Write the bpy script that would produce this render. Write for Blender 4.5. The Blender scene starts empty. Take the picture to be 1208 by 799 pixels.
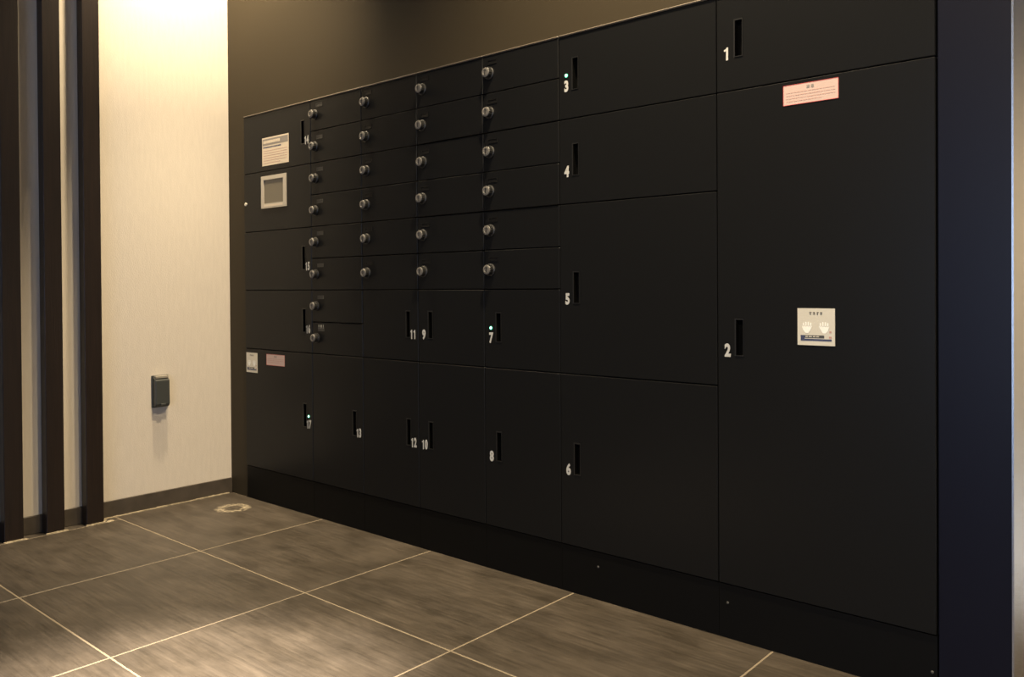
import bpy, bmesh, math, random
from mathutils import Matrix, Vector
random.seed(7)
C = bpy.context.scene.collection
scn = bpy.context.scene

# ------------------------------------------------------------------ camera
cam_d = bpy.data.cameras.new('camera'); cam = bpy.data.objects.new('camera', cam_d); C.objects.link(cam)
cam_d.sensor_width = 36; cam_d.lens = 978.963/1208*36; cam_d.shift_y = -52.07/1208; cam_d.clip_start = .02
Rv = Vector((0.75512135, 0.65555404, -0.00637454)); Fv = Vector((-0.65558465, 0.75507462, -0.00843173)); Uv = Rv.cross(Fv)
m = Matrix((( Rv.x, Uv.x, -Fv.x, 3.49823), (Rv.y, Uv.y, -Fv.y, -2.03355), (Rv.z, Uv.z, -Fv.z, 0.93869), (0, 0, 0, 1)))
cam.matrix_world = m
scn.camera = cam

# ------------------------------------------------------------------ world, exposure
w = bpy.data.worlds.new('world'); scn.world = w; w.use_nodes = True
w.node_tree.nodes['Background'].inputs[0].default_value = (.50, .66, 1.0, 1)
w.node_tree.nodes['Background'].inputs[1].default_value = 4.3
scn.view_settings.view_transform = 'Standard'; scn.view_settings.look = 'None'
scn.view_settings.gamma = 1; scn.view_settings.exposure = 0.0; scn.view_settings.use_curve_mapping = False

CEIL = 3.10
WARM = (1.0, .80, .52)
# recessed downlights, the last two unseen and added for their light: x, y, watts, cone degrees, blend
# (x, y, aim x, aim y, aim z, watts, cone degrees, blend)
DOWN = [(0.42, -0.36, 0.10, -0.06, 1.1, 350, 92, 1.0),
        (1.25, -0.21, 0.00, -0.24, 0.24, 245, 42, 1.0),
        (1.74, -1.22, 1.74, -1.22, 0, 2950, 27, 1.0),
        (2.30, -0.44, 2.30, -0.40, 0, 520, 104, 1.0),
        (4.60, -0.60, 5.40, -0.70, 0.3, 520, 84, 1.0),  # added to light the unseen door and floor reflected in the steel
        (4.00, -3.00, 3.30, -0.40, 0.8, 520, 76, 1.0)]  # added to brighten the right-hand lockers
for x, y, ax, ay, az, wt, cone, bl in DOWN:
    l = bpy.data.lights.new('downlight_lamp', 'SPOT'); l.energy = wt; l.color = (1.0, .84, .66) if cone == 27 else WARM
    l.spot_size = math.radians(cone); l.spot_blend = bl; l.shadow_soft_size = .05
    o = bpy.data.objects.new('downlight_lamp', l); o.location = (x, y, CEIL-.055); C.objects.link(o)
    o.rotation_euler = Vector((ax-x+1e-5, ay-y, az-CEIL)).to_track_quat('-Z', 'Y').to_euler()
# daylight entering through the added, unseen glazed entrance (sampling portal for the sky)
l = bpy.data.lights.new('added_entrance_portal', 'AREA'); l.shape = 'RECTANGLE'; l.size = 3.4; l.size_y = 2.3
l.cycles.is_portal = True
o = bpy.data.objects.new('added_entrance_portal', l); o.location = (3.9, -5.12, 1.15); o.rotation_euler = (math.radians(90), 0, 0)
C.objects.link(o)

# ------------------------------------------------------------------ materials
def mat(name, col, rough=.5, metal=0, spec=.5, emit=None, estr=0, bump=None, vary=None, aniso=0):
    mt = bpy.data.materials.new(name); mt.use_nodes = True
    nt = mt.node_tree; b = nt.nodes['Principled BSDF']
    b.inputs['Base Color'].default_value = (*col, 1); b.inputs['Roughness'].default_value = rough
    b.inputs['Metallic'].default_value = metal; b.inputs['Specular IOR Level'].default_value = spec
    b.inputs['Anisotropic'].default_value = aniso
    if emit: b.inputs['Emission Color'].default_value = (*emit, 1); b.inputs['Emission Strength'].default_value = estr
    geo = nt.nodes.new('ShaderNodeNewGeometry')
    if bump:
        sc, st, stretch = bump
        mp = nt.nodes.new('ShaderNodeMapping'); mp.inputs['Scale'].default_value = stretch
        nz = nt.nodes.new('ShaderNodeTexNoise'); nz.inputs['Scale'].default_value = sc; nz.inputs['Detail'].default_value = 4
        bp = nt.nodes.new('ShaderNodeBump'); bp.inputs['Strength'].default_value = st; bp.inputs['Distance'].default_value = .002
        nt.links.new(geo.outputs['Position'], mp.inputs[0]); nt.links.new(mp.outputs[0], nz.inputs['Vector'])
        nt.links.new(nz.outputs[0], bp.inputs['Height']); nt.links.new(bp.outputs[0], b.inputs['Normal'])
    if vary:
        sc, amt, stretch = vary
        mp = nt.nodes.new('ShaderNodeMapping'); mp.inputs['Scale'].default_value = stretch
        nz = nt.nodes.new('ShaderNodeTexNoise'); nz.inputs['Scale'].default_value = sc; nz.inputs['Detail'].default_value = 5
        cr = nt.nodes.new('ShaderNodeValToRGB')
        cr.color_ramp.elements[0].position = .3; cr.color_ramp.elements[1].position = .7
        cr.color_ramp.elements[0].color = (*[c*(1-amt) for c in col], 1); cr.color_ramp.elements[1].color = (*[min(1, c*(1+amt)) for c in col], 1)
        nt.links.new(geo.outputs['Position'], mp.inputs[0]); nt.links.new(mp.outputs[0], nz.inputs['Vector'])
        nt.links.new(nz.outputs[0], cr.inputs[0]); nt.links.new(cr.outputs[0], b.inputs['Base Color'])
    return mt

M = {}
M['door'] = mat('black_powder_coat', (.0074, .0076, .0079), .30, spec=.14, bump=(900, .10, (1, 1, 1)))
M['body'] = mat('black_carcass', (.004, .004, .004), .6, spec=.2)
M['plinth'] = mat('black_plinth', (.0030, .0030, .0030), .5, spec=.12)
M['screw'] = mat('dull_screw', (.06, .06, .055), .5)
M['trim'] = mat('grey_trim_highlight', (.10, .085, .067), .38, spec=.5)  # highlight along the top edge put into a lighter grey
M['pocket'] = mat('black_plastic', (.0012, .0012, .0012), .9, spec=.05)
M['rim'] = mat('satin_black_rim', (.012, .012, .012), .35)
M['dial'] = mat('grey_zinc_dial', (.115, .108, .098), .45)
M['dial_base'] = mat('black_dial_base', (.012, .012, .012), .45)
M['slot'] = mat('black_name_slot', (.003, .003, .003), .5, spec=.3)
M['slot_lit'] = mat('lit_name_slot', (.035, .034, .031), .45)  # lit copy of the name slot, reflected light put into its grey
M['white'] = mat('white_print', (.42, .42, .40), .6)
M['dim'] = mat('dim_white_print', (.30, .30, .27), .6)
M['led'] = mat('green_led', (.02, .3, .16), .4, emit=(.03, .5, .26), estr=.6)
M['led_core'] = mat('green_led_core', (.5, 1, .8), .4, emit=(.35, 1.0, .72), estr=3)
M['steel'] = mat('brushed_stainless', (.62, .61, .60), .22, metal=1, bump=(60, .10, (1, 1, 30)))
M['silver'] = mat('silver_plate', (.60, .57, .48), .42, metal=.15)
M['ink'] = mat('dark_ink', (.05, .05, .05), .6)
M['navy'] = mat('navy_ink', (.035, .045, .10), .6)
M['greyink'] = mat('grey_ink', (.22, .20, .18), .7)
M['red'] = mat('red_ink', (.45, .03, .03), .6)
M['redfade'] = mat('faded_red_ink', (.42, .25, .21), .6)
M['pink'] = mat('pale_pink_sticker', (.47, .35, .31), .55)
M['cream'] = mat('cream_paper', (.58, .50, .39), .6)
M['frame_light'] = mat('light_grey_bezel', (.44, .40, .33), .5)
M['screen'] = mat('grey_screen', (.13, .115, .085), .35)
M['white_hand'] = mat('white_enamel', (.8, .8, .74), .45)
M['wall_left'] = mat('cream_wallpaper', (.64, .58, .495), .75, spec=.2, bump=(350, .35, (1, 1, .35)), vary=(90, .03, (1, 1, .15)))
M['wall_dark'] = mat('charcoal_wall_paint', (.038, .030, .0185), .55, spec=.1, bump=(400, .15, (1, 1, 1)))
M['wall_far'] = mat('grey_wall', (.40, .39, .38), .8)
M['reflector_pale'] = mat('pale_door_reflector', (.62, .55, .43), .8)
M['panel'] = mat('blue_black_panel', (.0042, .0046, .0105), .34, spec=.2)
M['dark_reflected'] = mat('dark_reflected_wall', (.018, .012, .010), .5)
M['reflector_tile'] = mat('pale_blue_reflector', (.42, .50, .68), .25)  # unseen floor strip, added in pale blue to tint the steel's reflection
M['ceiling'] = mat('ceiling_paint', (.16, .15, .14), .9)
M['baseboard'] = mat('brown_stone_skirting', (.060, .048, .036), .5, vary=(14, .25, (1, 1, 1)))
M['post'] = mat('dark_brown_wood', (.0125, .0068, .0046), .42, bump=(60, .3, (6, 6, .25)), vary=(30, .35, (6, 6, .2)))
M['grout'] = mat('beige_grout', (.23, .19, .135), .85)
M['caulk'] = mat('pale_caulk', (.36, .30, .20), .8, vary=(40, .45, (1, 1, 1)))
M['outlet'] = mat('dark_grey_plastic', (.045, .048, .046), .45)
M['outlet_highlight'] = mat('lid_highlight_grey', (.30, .27, .22), .5)  # highlight on top of the socket lid, put into a paler colour
M['aluminium'] = mat('door_frame_aluminium', (.3, .3, .31), .4, metal=.8)
g = bpy.data.materials.new('clear_glass'); g.use_nodes = True; M['glass'] = g
nt = g.node_tree; nt.nodes.clear(); out = nt.nodes.new('ShaderNodeOutputMaterial')
mx = nt.nodes.new('ShaderNodeMixShader'); tr = nt.nodes.new('ShaderNodeBsdfTransparent'); gl = nt.nodes.new('ShaderNodeBsdfGlossy')
gl.inputs['Roughness'].default_value = .02; mx.inputs[0].default_value = .08
nt.links.new(tr.outputs[0], mx.inputs[1]); nt.links.new(gl.outputs[0], mx.inputs[2]); nt.links.new(mx.outputs[0], out.inputs[0])

def tile_material():
    mt = bpy.data.materials.new('brown_porcelain_tile'); mt.use_nodes = True
    nt = mt.node_tree; N = nt.nodes; L = nt.links; b = N['Principled BSDF']
    geo = N.new('ShaderNodeNewGeometry'); oi = N.new('ShaderNodeObjectInfo')
    add = N.new('ShaderNodeVectorMath'); add.operation = 'MULTIPLY_ADD'
    add.inputs[1].default_value = (1, 1, 1)
    cmb = N.new('ShaderNodeCombineXYZ'); mul = N.new('ShaderNodeMath'); mul.operation = 'MULTIPLY'; mul.inputs[1].default_value = 37
    L.new(oi.outputs['Random'], mul.inputs[0]); L.new(mul.outputs[0], cmb.inputs[2])
    L.new(geo.outputs['Position'], add.inputs[0]); L.new(cmb.outputs[0], add.inputs[2])
    def noise(scale, stretch, detail=6, dist=0):
        mp = N.new('ShaderNodeMapping'); mp.inputs['Scale'].default_value = stretch
        nz = N.new('ShaderNodeTexNoise'); nz.inputs['Scale'].default_value = scale; nz.inputs['Detail'].default_value = detail
        nz.inputs['Distortion'].default_value = dist; nz.inputs['Roughness'].default_value = .62
        L.new(add.outputs[0], mp.inputs[0]); L.new(mp.outputs[0], nz.inputs['Vector']); return nz
    a = noise(7, (.8, 2.0, 1), 7, .15); c = noise(6, (1, 1, 1), 5); f = noise(75, (.08, 1.5, 1), 5)
    r1 = N.new('ShaderNodeValToRGB'); e = r1.color_ramp.elements
    e[0].position = .28; e[0].color = (.036, .029, .021, 1); e[1].position = .76; e[1].color = (.080, .066, .052, 1)
    L.new(a.outputs[0], r1.inputs[0])
    m1 = N.new('ShaderNodeMix'); m1.data_type = 'RGBA'; m1.blend_type = 'OVERLAY'; m1.inputs['Factor'].default_value = .45
    L.new(r1.outputs[0], m1.inputs['A']); L.new(c.outputs[0], m1.inputs['B'])
    m2 = N.new('ShaderNodeMix'); m2.data_type = 'RGBA'; m2.blend_type = 'OVERLAY'; m2.inputs['Factor'].default_value = .75
    L.new(m1.outputs['Result'], m2.inputs['A']); L.new(f.outputs[0], m2.inputs['B'])
    # pale mineral ring left on the tile in the corner
    sub = N.new('ShaderNodeVectorMath'); sub.operation = 'SUBTRACT'; sub.inputs[1].default_value = (.262, -.140, 0)
    L.new(geo.outputs['Position'], sub.inputs[0])
    sc = N.new('ShaderNodeVectorMath'); sc.operation = 'MULTIPLY'; sc.inputs[1].default_value = (1.0, 1.0, 0)
    L.new(sub.outputs[0], sc.inputs[0])
    ln = N.new('ShaderNodeVectorMath'); ln.operation = 'LENGTH'; L.new(sc.outputs[0], ln.inputs[0])
    wob = noise(26, (1, 1, 1), 4); wm = N.new('ShaderNodeMath'); wm.operation = 'MULTIPLY_ADD'
    wm.inputs[1].default_value = .045; wm.inputs[2].default_value = -.0225; L.new(wob.outputs[0], wm.inputs[0])
    ad = N.new('ShaderNodeMath'); ad.operation = 'ADD'; L.new(ln.outputs['Value'], ad.inputs[0]); L.new(wm.outputs[0], ad.inputs[1])
    rr = N.new('ShaderNodeValToRGB'); rr.color_ramp.elements[0].position = .032; rr.color_ramp.elements[0].color = (.1, .1, .1, 1)
    rr.color_ramp.elements[1].position = .050; rr.color_ramp.elements[1].color = (1, 1, 1, 1)
    el = rr.color_ramp.elements.new(.060); el.color = (.75, .75, .75, 1); el = rr.color_ramp.elements.new(.078); el.color = (0, 0, 0, 1)
    L.new(ad.outputs[0], rr.inputs[0])
    sp = noise(70, (1, 1, 1), 3); sr = N.new('ShaderNodeValToRGB'); sr.color_ramp.elements[0].position = .38; sr.color_ramp.elements[1].position = .6
    L.new(sp.outputs[0], sr.inputs[0])
    mm = N.new('ShaderNodeMath'); mm.operation = 'MULTIPLY'; L.new(rr.outputs[0], mm.inputs[0]); L.new(sr.outputs[0], mm.inputs[1])
    m3 = N.new('ShaderNodeMix'); m3.data_type = 'RGBA'; L.new(mm.outputs[0], m3.inputs['Factor'])
    L.new(m2.outputs['Result'], m3.inputs['A']); m3.inputs['B'].default_value = (.42, .36, .26, 1)
    L.new(m3.outputs['Result'], b.inputs['Base Color'])
    rg = N.new('ShaderNodeMapRange'); rg.inputs['To Min'].default_value = .36; rg.inputs['To Max'].default_value = .56
    L.new(a.outputs[0], rg.inputs['Value']); L.new(rg.outputs[0], b.inputs['Roughness'])
    bp = N.new('ShaderNodeBump'); bp.inputs['Strength'].default_value = .25; bp.inputs['Distance'].default_value = .001
    L.new(f.outputs[0], bp.inputs['Height']); L.new(bp.outputs[0], b.inputs['Normal'])
    return mt
M['tile'] = tile_material()

# ------------------------------------------------------------------ helpers
def box(bm, x0, x1, y0, y1, z0, z1, mi=0):
    v = [bm.verts.new(p) for p in ((x0,y0,z0),(x1,y0,z0),(x1,y1,z0),(x0,y1,z0),(x0,y0,z1),(x1,y0,z1),(x1,y1,z1),(x0,y1,z1))]
    for f in ((0,3,2,1),(4,5,6,7),(0,1,5,4),(1,2,6,5),(2,3,7,6),(3,0,4,7)):
        bm.faces.new([v[i] for i in f]).material_index = mi
def rot_lathe(bm, prof, seg=24, mi=0, knurl=0):
    """profile (radius, y) spun round the y axis"""
    rings = []
    for r, y in prof:
        rings.append([bm.verts.new(((r*(1-knurl*(k % 2)))*math.cos(2*math.pi*k/seg), y, (r*(1-knurl*(k % 2)))*math.sin(2*math.pi*k/seg))) for k in range(seg)])
    for a, b in zip(rings, rings[1:]):
        for k in range(seg):
            bm.faces.new((a[k], a[(k+1) % seg], b[(k+1) % seg], b[k])).material_index = mi
    bm.faces.new(rings[-1]).material_index = mi
    bm.faces.new(rings[0][::-1]).material_index = mi
def grid_holes(bm, x0, x1, z0, z1, y0, y1, holes, mi=0):
    """slab between y0 (front) and y1 (back) with rectangular through holes"""
    xs = sorted({x0, x1, *[h[0] for h in holes], *[h[1] for h in holes]})
    zs = sorted({z0, z1, *[h[2] for h in holes], *[h[3] for h in holes]})
    def solid(i, j):
        if not (0 <= i < len(xs)-1 and 0 <= j < len(zs)-1): return False
        cx, cz = (xs[i]+xs[i+1])/2, (zs[j]+zs[j+1])/2
        return not any(h[0] < cx < h[1] and h[2] < cz < h[3] for h in holes)
    V = {}
    def v(i, j, y):
        k = (i, j, y)
        if k not in V: V[k] = bm.verts.new((xs[i], y, zs[j]))
        return V[k]
    for i in range(len(xs)-1):
        for j in range(len(zs)-1):
            if not solid(i, j): continue
            F = [(v(i,j,y0), v(i+1,j,y0), v(i+1,j+1,y0), v(i,j+1,y0)), (v(i,j,y1), v(i,j+1,y1), v(i+1,j+1,y1), v(i+1,j,y1))]
            if not solid(i-1, j): F.append((v(i,j,y0), v(i,j+1,y0), v(i,j+1,y1), v(i,j,y1)))
            if not solid(i+1, j): F.append((v(i+1,j,y0), v(i+1,j,y1), v(i+1,j+1,y1), v(i+1,j+1,y0)))
            if not solid(i, j-1): F.append((v(i,j,y0), v(i,j,y1), v(i+1,j,y1), v(i+1,j,y0)))
            if not solid(i, j+1): F.append((v(i,j+1,y0), v(i+1,j+1,y0), v(i+1,j+1,y1), v(i,j+1,y1)))
            for f in F: bm.faces.new(f).material_index = mi
def link(name, me, parent=None, loc=(0, 0, 0)):
    o = bpy.data.objects.new(name, me); C.objects.link(o); o.location = loc
    if parent: o.parent = parent
    return o
def mesh(name, bm, mats, smooth=False):
    bmesh.ops.recalc_face_normals(bm, faces=bm.faces)
    me = bpy.data.meshes.new(name); bm.to_mesh(me); bm.free()
    for x in (mats if isinstance(mats, (list, tuple)) else [mats]): me.materials.append(M[x])
    if smooth:
        for p in me.polygons: p.use_smooth = True
    return me
def obj(name, bm, mats, parent=None, loc=(0, 0, 0), bevel=0, smooth=False):
    o = link(name, mesh(name, bm, mats, smooth), parent, loc)
    if bevel:
        b = o.modifiers.new('bevel', 'BEVEL'); b.width = bevel; b.segments = 1; b.limit_method = 'ANGLE'; b.angle_limit = math.radians(40)
    return o
def struct(o): o['kind'] = 'structure'; return o
def thing(name, label, cat, loc=(0, 0, 0), group=None):
    o = bpy.data.objects.new(name, None); C.objects.link(o); o.location = loc; o.empty_display_size = .05
    o['label'] = label; o['category'] = cat
    if group: o['group'] = group
    return o
def glyph_mesh(text, size, sx=1.0, bold=.0, depth=.0003):
    """flat lettering in the xz plane, centred on the origin, facing -y"""
    cu = bpy.data.curves.new('lettering', 'FONT'); cu.body = text; cu.size = size
    cu.align_x = 'CENTER'; cu.align_y = 'CENTER'; cu.offset = bold; cu.extrude = depth; cu.resolution_u = 3
    t = bpy.data.objects.new('t', cu); C.objects.link(t)
    bpy.context.view_layer.update()
    me = bpy.data.meshes.new_from_object(t.evaluated_get(bpy.context.evaluated_depsgraph_get()))
    bpy.data.objects.remove(t)
    for v in me.vertices: v.co = Vector((v.co.x*sx, -v.co.z, v.co.y))
    return me
def add_glyphs(bm, text, size, cx, cz, y, mi, sx=1.0, bold=0):
    me = glyph_mesh(text, size, sx, bold); n0 = len(bm.verts); f0 = len(bm.faces)
    me.transform(Matrix.Translation((cx, y, cz))); bm.from_mesh(me); bm.faces.ensure_lookup_table()
    for f in bm.faces[f0:]: f.material_index = mi

# ------------------------------------------------------------------ setting
H = 1.7125; LX0, LX1 = .1405, 2.9957; XR, YF = 6.0, -5.0
# dark wall with the opening the lockers stand in
bm = bmesh.new(); grid_holes(bm, 0, LX1+.001, -.05, CEIL, .007, .62, [(LX0-.001, LX1+.002, -.05, H+.001)])
box(bm, LX0-.03, LX1+.03, .6, .66, -.05, H+.03)
struct(obj('wall_back', bm, 'wall_dark', bevel=.0015))
# blue-black panel right of it
bm = bmesh.new(); box(bm, LX1+.003, 3.1425, .003, .62, -.05, CEIL); struct(obj('trim_3', bm, 'panel', bevel=.001))
# steel clad column with a splayed face turned to the right
bm = bmesh.new(); pl = [(3.1435, -.004), (3.1475, -.004), (3.62, .40), (3.62, .60), (3.1435, .60)]
A = [bm.verts.new((x, y, 0)) for x, y in pl]; B = [bm.verts.new((x, y, CEIL)) for x, y in pl]
bm.faces.new(A[::-1]); bm.faces.new(B)
for k in range(5): bm.faces.new((A[k], A[(k+1) % 5], B[(k+1) % 5], B[k]))
struct(obj('trim_1', bm, 'steel'))
bm = bmesh.new(); box(bm, 3.62, XR, .50, .66, -.05, CEIL); struct(obj('wall_back_right', bm, 'wall_far'))
bm = bmesh.new(); box(bm, -.15, 0, -1.0, .66, -.05, CEIL); struct(obj('wall_left', bm, 'wall_left'))
bm = bmesh.new(); box(bm, -.15, 0, YF, -1.0, -.05, CEIL); struct(obj('wall_left_near', bm, 'dark_reflected'))  # unseen stretch of wall, made dark to dim the reflections in the lockers
bm = bmesh.new(); box(bm, XR, XR+.15, YF, .66, -.05, CEIL); struct(obj('wall_right', bm, 'wall_far'))
bm = bmesh.new()
for a, b_ in ((-1.45, -.735), (-.725, -.01)): box(bm, XR-.03, XR-.001, a, b_, .01, 2.1)
struct(obj('door_reflector', bm, 'reflector_pale', bevel=.002))  # unseen pale door, added for the steel column to reflect
bm = bmesh.new(); grid_holes(bm, 0, XR, -.05, CEIL, YF-.15, YF, [(2.2, 5.6, -.05, 2.3)])
struct(obj('wall_front', bm, 'wall_far'))
bm = bmesh.new(); box(bm, -.15, XR+.15, YF-.15, .66, CEIL, CEIL+.1); struct(obj('ceiling', bm, 'ceiling'))
# unseen glazed entrance behind the camera, added as a source of cool daylight
d = bpy.data.objects.new('door_daylight_added', None); C.objects.link(d); d.location = (3.9, YF-.08, 0); struct(d)
bm = bmesh.new()
for a, b_ in ((-1.70, -1.64), (-.03, .03), (1.64, 1.70)): box(bm, a, b_, -.03, .03, 0, 2.3)
for a, b_ in ((0, .08), (2.22, 2.3)): box(bm, -1.64, -.03, -.03, .03, a, b_); box(bm, .03, 1.64, -.03, .03, a, b_)
obj('door_frame', bm, 'aluminium', d)
for a, b_ in ((-1.64, -.03), (.03, 1.64)):
    bm = bmesh.new(); box(bm, a, b_, -.004, .004, .08, 2.22); obj('pane', bm, 'glass', d)

# skirting along the left wall
bm = bmesh.new(); box(bm, 0, .009, -4.9, .006, .0, .069); struct(obj('baseboard_left', bm, 'baseboard', bevel=.0015))

# floor: a mortar bed with every tile its own piece
bm = bmesh.new(); box(bm, 0, XR, YF, .62, -.05, -.0009); floor = struct(obj('floor', bm, 'grout'))
TX, TY = .6360, .5884; X0, Y0 = .0638, -.5274; G = .0027
cache = {}
def tile(x0, x1, y0, y1):
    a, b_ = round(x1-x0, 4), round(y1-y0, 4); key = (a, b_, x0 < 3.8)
    if key not in cache:
        bm = bmesh.new(); hx, hy, c = a/2-G, b_/2-G, .0012
        lo = [bm.verts.new((sx*hx, sy*hy, -.0015)) for sx, sy in ((-1,-1),(1,-1),(1,1),(-1,1))]
        md = [bm.verts.new((sx*hx, sy*hy, -c*.5)) for sx, sy in ((-1,-1),(1,-1),(1,1),(-1,1))]
        hi = [bm.verts.new((sx*(hx-c), sy*(hy-c), 0)) for sx, sy in ((-1,-1),(1,-1),(1,1),(-1,1))]
        for A, B in ((lo, md), (md, hi)):
            for k in range(4): bm.faces.new((A[k], A[(k+1) % 4], B[(k+1) % 4], B[k]))
        bm.faces.new(hi); bm.faces.new(lo[::-1])
        cache[key] = mesh('floor_tile', bm, 'tile' if x0 < 3.8 else 'reflector_tile')
    o = link('tile', cache[key], floor, ((x0+x1)/2, (y0+y1)/2, 0)); o.location.z = random.uniform(-.0003, 0)
xs = [X0+k*TX for k in range(0, 10)]; xs = [x for x in xs if x < XR-.05] + [XR]
ys = [.0]; y = Y0
while y > YF: ys.append(y); y -= TY
ys.append(YF)
for j in range(len(ys)-1):
    if j == 0:      # the row under the lockers' face runs up to the wall
        tile(0, xs[1], ys[1], .0085)
        for i in range(1, len(xs)-1): tile(xs[i], xs[i+1], ys[1], .0085)
    else:
        tile(0, X0, ys[j+1], ys[j])      # narrow cut strip under the posts
        for i in range(len(xs)-1): tile(xs[i], xs[i+1], ys[j+1], ys[j])
# pale caulk at the foot of the left wall and round the posts
bm = bmesh.new()
y = -.585
while y < -.02:
    s = random.uniform(.02, .05); wd = random.uniform(.003, .006)
    box(bm, .009, .009+wd+.002, y, min(y+s, -.012), -.001, .003+random.uniform(0, .002)); y += s
o = struct(obj('trim_2', bm, 'caulk'))
def blob(bm, x, y, rx, ry, h):
    n = 10; top = [bm.verts.new((x+.55*rx*math.cos(k*.6283)*random.uniform(.7, 1.1), y+.55*ry*math.sin(k*.6283)*random.uniform(.7, 1.1), h)) for k in range(n)]
    bot = [bm.verts.new((x+rx*math.cos(k*.6283)*random.uniform(.8, 1.2), y+ry*math.sin(k*.6283)*random.uniform(.8, 1.2), -.0012)) for k in range(n)]
    bm.faces.new(top)
    for k in range(n): bm.faces.new((bot[k], bot[(k+1) % n], top[(k+1) % n], top[k]))

# ------------------------------------------------------------------ wooden posts along the left wall
pd = [('dark brown wooden post nearest the lockers, third from the left edge', -.659, -.592),
      ('dark brown wooden post in the middle of the three', -.806, -.741),
      ('dark brown wooden post cut by the left edge of the photo', -.952, -.887)]
for lab, a, b_ in pd:
    t = thing('wall_post', lab, 'post', (.033, (a+b_)/2, 0), 'vertical posts along the cream wall')
    bm = bmesh.new(); hw = (b_-a)/2
    box(bm, -.0235, .024, -hw, hw, .002, CEIL-.001)
    obj('shaft', bm, 'post', t, bevel=.002)
    bm = bmesh.new()
    box(bm, .024, .031, -hw-.004, hw+.004, -.001, .0035)
    for k in range(3): blob(bm, .0285, random.uniform(-hw, hw), random.uniform(.004, .006), random.uniform(.008, .02), .0045)
    if a > -.7: blob(bm, .028, hw+.022, .007, .018, .004); blob(bm, .0, hw+.012, .006, .010, .003)
    obj('sealant_bead', bm, 'caulk', t)

# ------------------------------------------------------------------ weatherproof socket box on the cream wall
t = thing('socket_box', 'small dark grey covered socket box on the cream wall', 'socket box', (0, -.330, .500))
bm = bmesh.new(); box(bm, 0, .007, -.037, .037, -.068, .070); obj('back_plate', bm, 'outlet', t, bevel=.002)
bm = bmesh.new()
pr = [(.007, -.060), (.026, -.064), (.034, -.052), (.032, .050), (.007, .064)]
A = [bm.verts.new((x, -.032, z)) for x, z in pr]; B = [bm.verts.new((x, .030, z)) for x, z in pr]
bm.faces.new(A); bm.faces.new(B[::-1])
for k in range(5): bm.faces.new((A[k], B[k], B[(k+1) % 5], A[(k+1) % 5]))
obj('hinged_cover', bm, 'outlet', t, bevel=.002)
bm = bmesh.new(); box(bm, .007, .026, -.028, .028, .058, .068); h = obj('lid_highlight', bm, 'outlet_highlight', t, bevel=.001); h['label'] = 'pale strip painted as the lid highlight'
bm = bmesh.new(); box(bm, .030, .037, -.012, .010, -.058, -.050); obj('latch', bm, 'outlet', t, bevel=.001)

# ------------------------------------------------------------------ lockers
ROW = .13; BOT = .145; GAP = .0013
colx = [LX0, .645, .971, 1.285, 1.610, 1.929, 2.4589, LX1]
def zrow(r): return BOT if r >= 12 else H - .0056 if r == 0 else H - r*ROW

# shared small parts --------------------------------------------------
bm = bmesh.new(); rot_lathe(bm, [(.0205, .001), (.0205, -.004), (.0180, -.006)], 28); rot_lathe(bm, [(.0172, -.005), (.0172, -.0195), (.0160, -.0210)], 28, 0, .05)
me_base = mesh('dial_base', bm, 'dial_base')
bm = bmesh.new(); rot_lathe(bm, [(.0158, -.0205), (.0150, -.0222), (.0095, -.0235), (.0085, -.0225)], 28, 0)
box(bm, -.0014, .0014, -.0238, -.0222, -.0075, .0075, 1); box(bm, -.001, .001, -.0232, -.0222, .0105, .0140, 1)
me_knob = mesh('dial_knob', bm, ['dial', 'dial_base'])
for p in me_base.polygons: p.use_smooth = False
bm = bmesh.new()
grid_holes(bm, -.021, .021, -.0075, .0075, -.0016, .001, [(-.018, .018, -.005, .005)]); box(bm, -.018, .018, -.0004, .001, -.005, .005)
me_slot = mesh('name_slot', bm, 'slot')
me_slot_g = me_slot.copy(); me_slot_g.materials[0] = M['slot_lit']
bm = bmesh.new(); hw, hh = .0125, .0495
grid_holes(bm, -hw, hw, -hh, hh, -.0014, .0006, [(-hw+.0035, hw-.0015, -hh+.002, hh-.0035)])
grid_holes(bm, -hw+.001, hw-.001, -hh+.001, hh-.001, .0006, .017, [(-hw+.0035, hw-.0015, -hh+.002, hh-.0035)], 1)
box(bm, -hw+.001, hw-.001, .0168, .0178, -hh+.001, hh-.001, 1)
me_handle = mesh('pull_handle', bm, ['rim', 'pocket'])
def led_mesh():
    bm = bmesh.new(); rot_lathe(bm, [(.0066, .0005), (.0066, -.0008)], 18, 0); rot_lathe(bm, [(.0045, -.0008), (.0043, -.0020), (.003, -.0030)], 18, 1)
    return mesh('indicator_light', bm, ['led', 'led_core'])
me_led = led_mesh()
num_mesh = {}
def number(n):
    if n not in num_mesh:
        bm = bmesh.new(); adv = .0205 if len(n) == 1 else .0165; k_ = 1 if len(n) == 1 else .80
        for i, ch in enumerate(n):
            cx = (i-(len(n)-1)/2)*adv
            if ch == '1':      # upright with a flag
                out = [(-.0010, -.0168), (.0048, -.0168), (.0048, .0168), (.0006, .0168), (-.0020, .0132), (-.0070, .0112), (-.0070, .0070), (-.0010, .0080)]
                A = [bm.verts.new((cx+x*k_, -.0003, z)) for x, z in out]; B = [bm.verts.new((cx+x*k_, .0003, z)) for x, z in out]
                bm.faces.new(A); bm.faces.new(B[::-1])
                for q_ in range(8): bm.faces.new((A[q_], B[q_], B[(q_+1) % 8], A[(q_+1) % 8]))
            else:
                me = glyph_mesh(ch, .0450, .74*k_, .0021, .0003); me.transform(Matrix.Translation((cx, 0, 0))); bm.from_mesh(me)
        num_mesh[n] = mesh('number', bm, 'white')
    return num_mesh[n]
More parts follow.
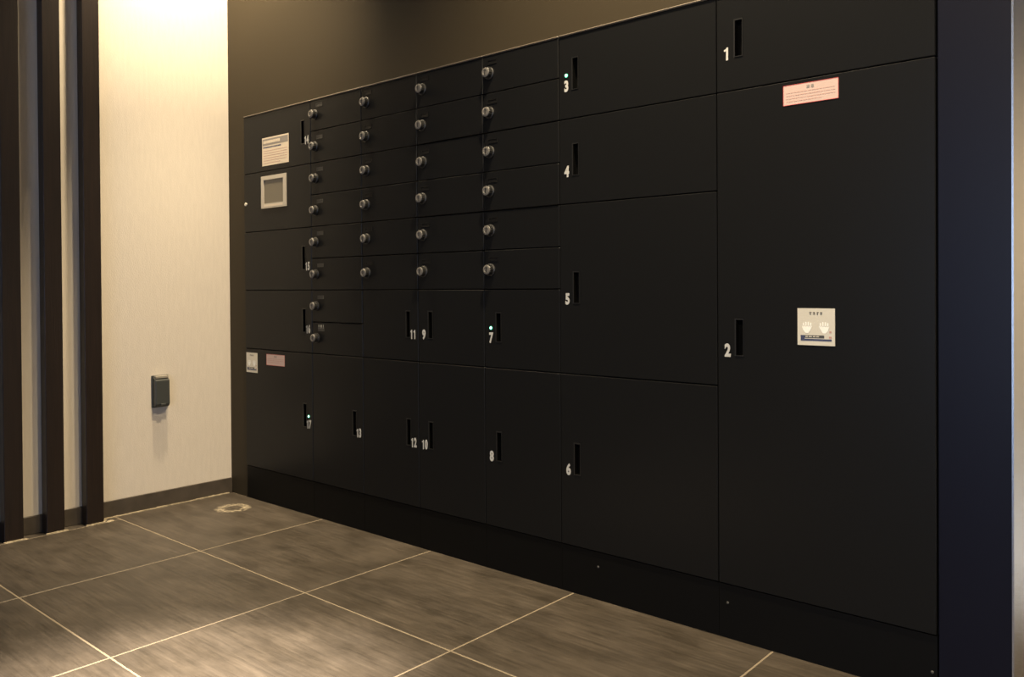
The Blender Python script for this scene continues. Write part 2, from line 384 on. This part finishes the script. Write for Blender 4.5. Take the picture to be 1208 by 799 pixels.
def locker_door(par, x0, x1, r0, r1, num, side, led=False):
    z1, z0 = zrow(r0)-GAP, zrow(r1)+GAP
    dz = .005
    hz = (zrow(r0)+zrow(r1))/2 + dz
    if r0 == 0: hz = H-ROW*(r1)/2 + .006
    hx = x0+.0625 if side == 'L' else x1-.0545
    nx = x0+.0295 if side == 'L' else x1-.0285
    bm = bmesh.new()
    grid_holes(bm, x0+GAP-par.location.x, x1-GAP-par.location.x, z0, z1, 0, .018,
               [(hx-.0118-par.location.x, hx+.0118-par.location.x, hz-.0488, hz+.0488)])
    d = obj('door', bm, 'door', par, bevel=.0016); d['label'] = 'door number ' + num
    link('handle', me_handle, d, (hx-par.location.x, 0, hz))
    link('number', number(num), d, (nx-par.location.x, -.0004, hz-.037))
    if led:
        o = link('indicator_light', me_led, d, (nx-par.location.x, 0, hz-.003)); o['label'] = 'lit green indicator'
    return d
def mail_door(par, x0, x1, r, grey=False, marks=False):
    px = par.location.x
    z1, z0 = zrow(r)-GAP, zrow(r+1)+GAP; zc = H-(r+.5)*ROW
    bm = bmesh.new(); box(bm, x0+GAP-px, x1-GAP-px, 0, .018, z0, z1)
    d = obj('mailbox_door', bm, 'door', par, bevel=.0016); d.location.y = random.uniform(-.0012, .0006) - (.0016 if r in (1, 3) and not grey else 0)
    k = link('dial_lock', me_knob, d, (x0+.031-px, 0, zc)); k['label'] = 'grey dial lock'
    link('dial_base', me_base, d, (x0+.031-px, 0, zc))
    s = link('name_slot', me_slot_g if grey else me_slot, d, (x0+(.062 if grey else .043)-px, 0, zc+.036))
    if marks:
        me = glyph_mesh('1 0 1', .020, .95, .0012); me.materials.clear(); me.materials.append(M['dim'])
        link('lettering', me, d, (x0+.060-px, -.0003, zc+.046))
    return d
def cabinet(i, name, label):
    x0, x1 = colx[i], colx[i+1]
    t = thing(name, label, 'locker', ((x0+x1)/2, 0, 0), 'black parcel locker columns'); px = t.location.x
    bm = bmesh.new(); box(bm, x0+.0004-px, x1-.0004-px, .0195, .56, .02, H-.0005)
    obj('cabinet_body', bm, 'body', t)
    bm = bmesh.new(); box(bm, x0+.0004-px, x1-.0004-px, -.004, .018, H-.0056, H); obj('top_trim', bm, 'trim', t, bevel=.0034)
    bm = bmesh.new(); box(bm, x0+.0004-px, x1-.0004-px, .0035, .018, .001, BOT-.0015); obj('plinth', bm, 'plinth', t)
    return t, x0, x1
def sticker(name, par_door, cab, cx, cz, w_, h_, build, mats, label=None, th=.0007):
    """thin plate centred at cx, cz on a door's face; build adds the print"""
    bm = bmesh.new(); box(bm, -w_/2, w_/2, -th, .0001, -h_/2, h_/2, 0)
    build(bm, w_, h_, -th-.0001)
    me = mesh(name, bm, mats); o = link(name, me, par_door, (cx-cab.location.x, 0, cz))
    if label: o['label'] = label
    return o
def q(bm, x0, x1, z0, z1, y, mi): box(bm, x0, x1, y-.0002, y+.0002, z0, z1, mi)
def fake_lines(bm, x0, x1, z, n, pitch, th, y, mi):
    for k in range(n):
        x = x0
        while x < x1-.002:
            L = random.uniform(.003, .010); q(bm, x, min(x+L, x1), z-k*pitch-th/2, z-k*pitch+th/2, y, mi); x += L+random.uniform(.0008, .0025)
            if k == n-1 and x > x0+(x1-x0)*.7: break

# A: control column, doors 14..17
t, x0, x1 = cabinet(0, 'control_locker', 'black locker column with the small screen and doors 14 to 17, beside the cream wall')
d14 = locker_door(t, x0, x1, 0, 2, '14', 'R')
bm = bmesh.new(); grid_holes(bm, x0+GAP-t.location.x, x1-GAP-t.location.x, zrow(4)+GAP, zrow(2)-GAP, 0, .018, [(.302-t.location.x, .456-t.location.x, 1.304, 1.416)])
dp = obj('control_panel', bm, 'door', t, bevel=.0011)
locker_door(t, x0, x1, 4, 6, '15', 'R'); locker_door(t, x0, x1, 6, 8, '16', 'R')
d17 = locker_door(t, x0, x1, 8, 12, '17', 'R', True)
bm = bmesh.new(); grid_holes(bm, -.094, .094, -.070, .070, -.005, .001, [(-.074, .073, -.050, .053)])
q(bm, -.070, .070, -.064, -.055, -.0051, 1)
o = obj('screen_bezel', bm, ['frame_light', 'cream'], dp, (.379-t.location.x, 0, 1.360)); o['label'] = 'light grey screen frame'; o.location.y = 0
bm = bmesh.new(); box(bm, -.074, .073, -.001, .004, -.050, .053); o = obj('screen', bm, 'screen', dp, (.379-t.location.x, 0, 1.360)); o['label'] = 'dull grey screen'
bm = bmesh.new(); rot_lathe(bm, [(.008, .001), (.008, -.004), (.006, -.005)], 18); box(bm, -.001, .001, -.0056, -.0048, -.004, .004)
o = obj('key_lock', bm, 'silver', dp, (.157-t.location.x, 0, 1.318)); o['label'] = 'small silver key lock'
def b14(bm, w_, h_, y):
    q(bm, -w_/2+.004, w_/2-.004, h_/2-.034, h_/2-.006, y, 1)
    fake_lines(bm, -w_/2+.010, w_/2-.010, h_/2-.020, 1, .01, .012, y-.0003, 3)
    fake_lines(bm, -w_/2+.008, w_/2-.008, h_/2-.043, 1, .01, .006, y, 2)
    fake_lines(bm, -w_/2+.010, w_/2-.010, h_/2-.058, 6, .0105, .0022, y, 4)
sticker('instruction_sheet', d14, t, .390, 1.536, .200, .122, b14, ['cream', 'greyink', 'navy', 'cream', 'redfade'], 'pale instruction sheet with a dark heading')
def plate(bm, w_, h_, y, s=1.0):
    # four heading characters, two white hands, dark caption bar
    for k in range(4):
        cx = (-.0135+k*.0088)*s*1.0; cz = h_/2-.0125*s
        q(bm, cx-.003*s, cx+.003*s, cz+.0018*s, cz+.0032*s, y, 1); q(bm, cx-.0008*s, cx+.0008*s, cz-.004*s, cz+.0035*s, y, 1)
        q(bm, cx-.003*s, cx+(.003 if k % 2 else .001)*s, cz-.0018*s, cz-.0006*s, y, 1)
    for sg, cx in ((-1, -.022*s), (1, .020*s)):
        pts = [(-.013, .006), (.013, .006), (.009, -.002), (.003, -.0115), (-.004, -.0115), (-.010, -.004)]
        f = bm.faces.new([bm.verts.new((cx+px_*s*-sg, y-.0002, -.004*s+pz*s)) for px_, pz in pts]); f.material_index = 2
        for j in range(4):
            fx = cx+(-.009+.006*j)*s; q(bm, fx-.0016*s, fx+.0016*s, .001*s, (.010+.002*(j in (1, 2)))*s, y, 2)
    q(bm, -w_/2+.008*s, w_/2-.026*s, -h_/2+.018*s, -h_/2+.025*s, y, 1)
    q(bm, -w_/2+.008*s, w_/2-.008*s, -h_/2+.011*s, -h_/2+.016*s, y, 3)
    q(bm, -w_/2+.008*s, -w_/2+.018*s, -h_/2+.011*s, -h_/2+.025*s, y-.0002, 3)
    fake_lines(bm, -w_/2+.020*s, w_/2-.03*s, -h_/2+.0215*s, 1, .01, .0022*s, y-.0004, 0)
    q(bm, w_/2-.0135*s, w_/2-.0085*s, -h_/2+.031*s, -h_/2+.036*s, y, 4); q(bm, w_/2-.0145*s, w_/2-.008*s, -h_/2+.018*s, -h_/2+.023*s, y, 4)
PL = ['silver', 'ink', 'white_hand', 'navy', 'redfade']
sticker('instruction_plate', d17, t, .193, .6105, .089, .088, lambda bm, a, b_, y: plate(bm, a, b_, y, .93), PL, 'small silver plate with two white hands')
def warn(bm, w_, h_, y):
    for x_, z_ in ((0, h_/2-.0006), (0, -h_/2+.0006)): q(bm, -w_/2, w_/2, z_-.0005, z_+.0005, y, 2)
    for x_ in (-w_/2+.0006, w_/2-.0006): q(bm, x_-.0005, x_+.0005, -h_/2, h_/2, y, 2)
    add_glyphs(bm, '注 意', .0085, 0, h_/2-.0105, y, 4, 1.0, .0002)
    fake_lines(bm, -w_/2+.008, w_/2-.008, h_/2-.020, 4 if h_ > .05 else 3, .0072, .0016, y, 3)
WM = ['pink', 'red', 'red', 'redfade', 'greyink']
sticker('warning_sticker', d17, t, .378, .6305, .138, .048, warn, WM, 'pale pink warning sticker')

# B: eight mailboxes over door 13
t, x0, x1 = cabinet(1, 'mailbox_locker', 'black locker column with eight small mailboxes above door 13')
for r in range(8): mail_door(t, x0, x1, r, True, r == 7)
locker_door(t, x0, x1, 8, 12, '13', 'R')
# C, D, E: six mailboxes over two parcel doors
for i, (a, b_, side), lab in ((2, ('11', '12', 'R'), 'narrow black locker column: six mailboxes, doors 11 and 12, handles at their right edge'),
                              (3, ('9', '10', 'L'), 'narrow black locker column: six mailboxes, doors 9 and 10, second from the wide doors'),
                              (4, ('7', '8', 'L'), 'narrow black locker column with a green light on door 7, six mailboxes above')):
    t, x0, x1 = cabinet(i, 'mailbox_locker', lab)
    for r in range(6): mail_door(t, x0, x1, r)
    locker_door(t, x0, x1, 6, 8, a, side, a == '7'); locker_door(t, x0, x1, 8, 12, b_, side)
# F: doors 3..6
t, x0, x1 = cabinet(5, 'parcel_locker', 'wide black locker column with doors 3, 4, 5 and 6')
locker_door(t, x0, x1, 0, 2, '3', 'L', True); locker_door(t, x0, x1, 2, 4, '4', 'L')
locker_door(t, x0, x1, 4, 8, '5', 'L'); locker_door(t, x0, x1, 8, 12, '6', 'L')
bm = bmesh.new(); rot_lathe(bm, [(.0035, .0045), (.0035, .002), (.002, .001)], 10); me_screw = mesh('screw', bm, 'screw')
link('screw', me_screw, t, (2.065-t.location.x, 0, .10))
# G: doors 1, 2
t, x0, x1 = cabinet(6, 'parcel_locker', 'tallest-doored black locker column with doors 1 and 2, at the right end')
locker_door(t, x0, x1, 0, 2, '1', 'L')
d2 = locker_door(t, x0, x1, 2, 12, '2', 'L')
sticker('warning_sticker', d2, t, 2.7115, 1.416, .138, .0505, warn, WM, 'pale pink warning sticker')
sticker('instruction_plate', d2, t, 2.724, .8365, .0925, .0915, plate, PL, 'silver plate with two white hands', .0012)
for sx, sz in ((2.484, .095), (2.985, .060), (2.985, .028)): link('screw', me_screw, t, (sx-t.location.x, 0, sz))

# ------------------------------------------------------------------ recessed downlights in the ceiling (above the frame)
bm = bmesh.new(); seg = 24
def ringz(r, z): return [bm.verts.new((r*math.cos(2*math.pi*k/seg), r*math.sin(2*math.pi*k/seg), z)) for k in range(seg)]
R_ = [ringz(.058, 0), ringz(.058, -.004), ringz(.046, -.005), ringz(.040, -.001)]
for a, b_ in zip(R_, R_[1:]):
    for k in range(seg): bm.faces.new((a[k], a[(k+1) % seg], b_[(k+1) % seg], b_[k]))
me_trim = mesh('lamp_trim', bm, 'wall_far')
where = ['in the corner by the cream wall and lockers', 'tilted towards the cream wall', 'over the bright patch of floor', 'over the floor in front of the lockers', 'added to light the reflected right door', 'added to brighten the right-hand lockers']
for (x, y, *_), wh in zip(DOWN, where):
    t = thing('recessed_downlight', 'small round recessed ceiling downlight ' + wh, 'ceiling light', (x, y, CEIL), 'recessed ceiling downlights')
    link('lamp_trim', me_trim, t)
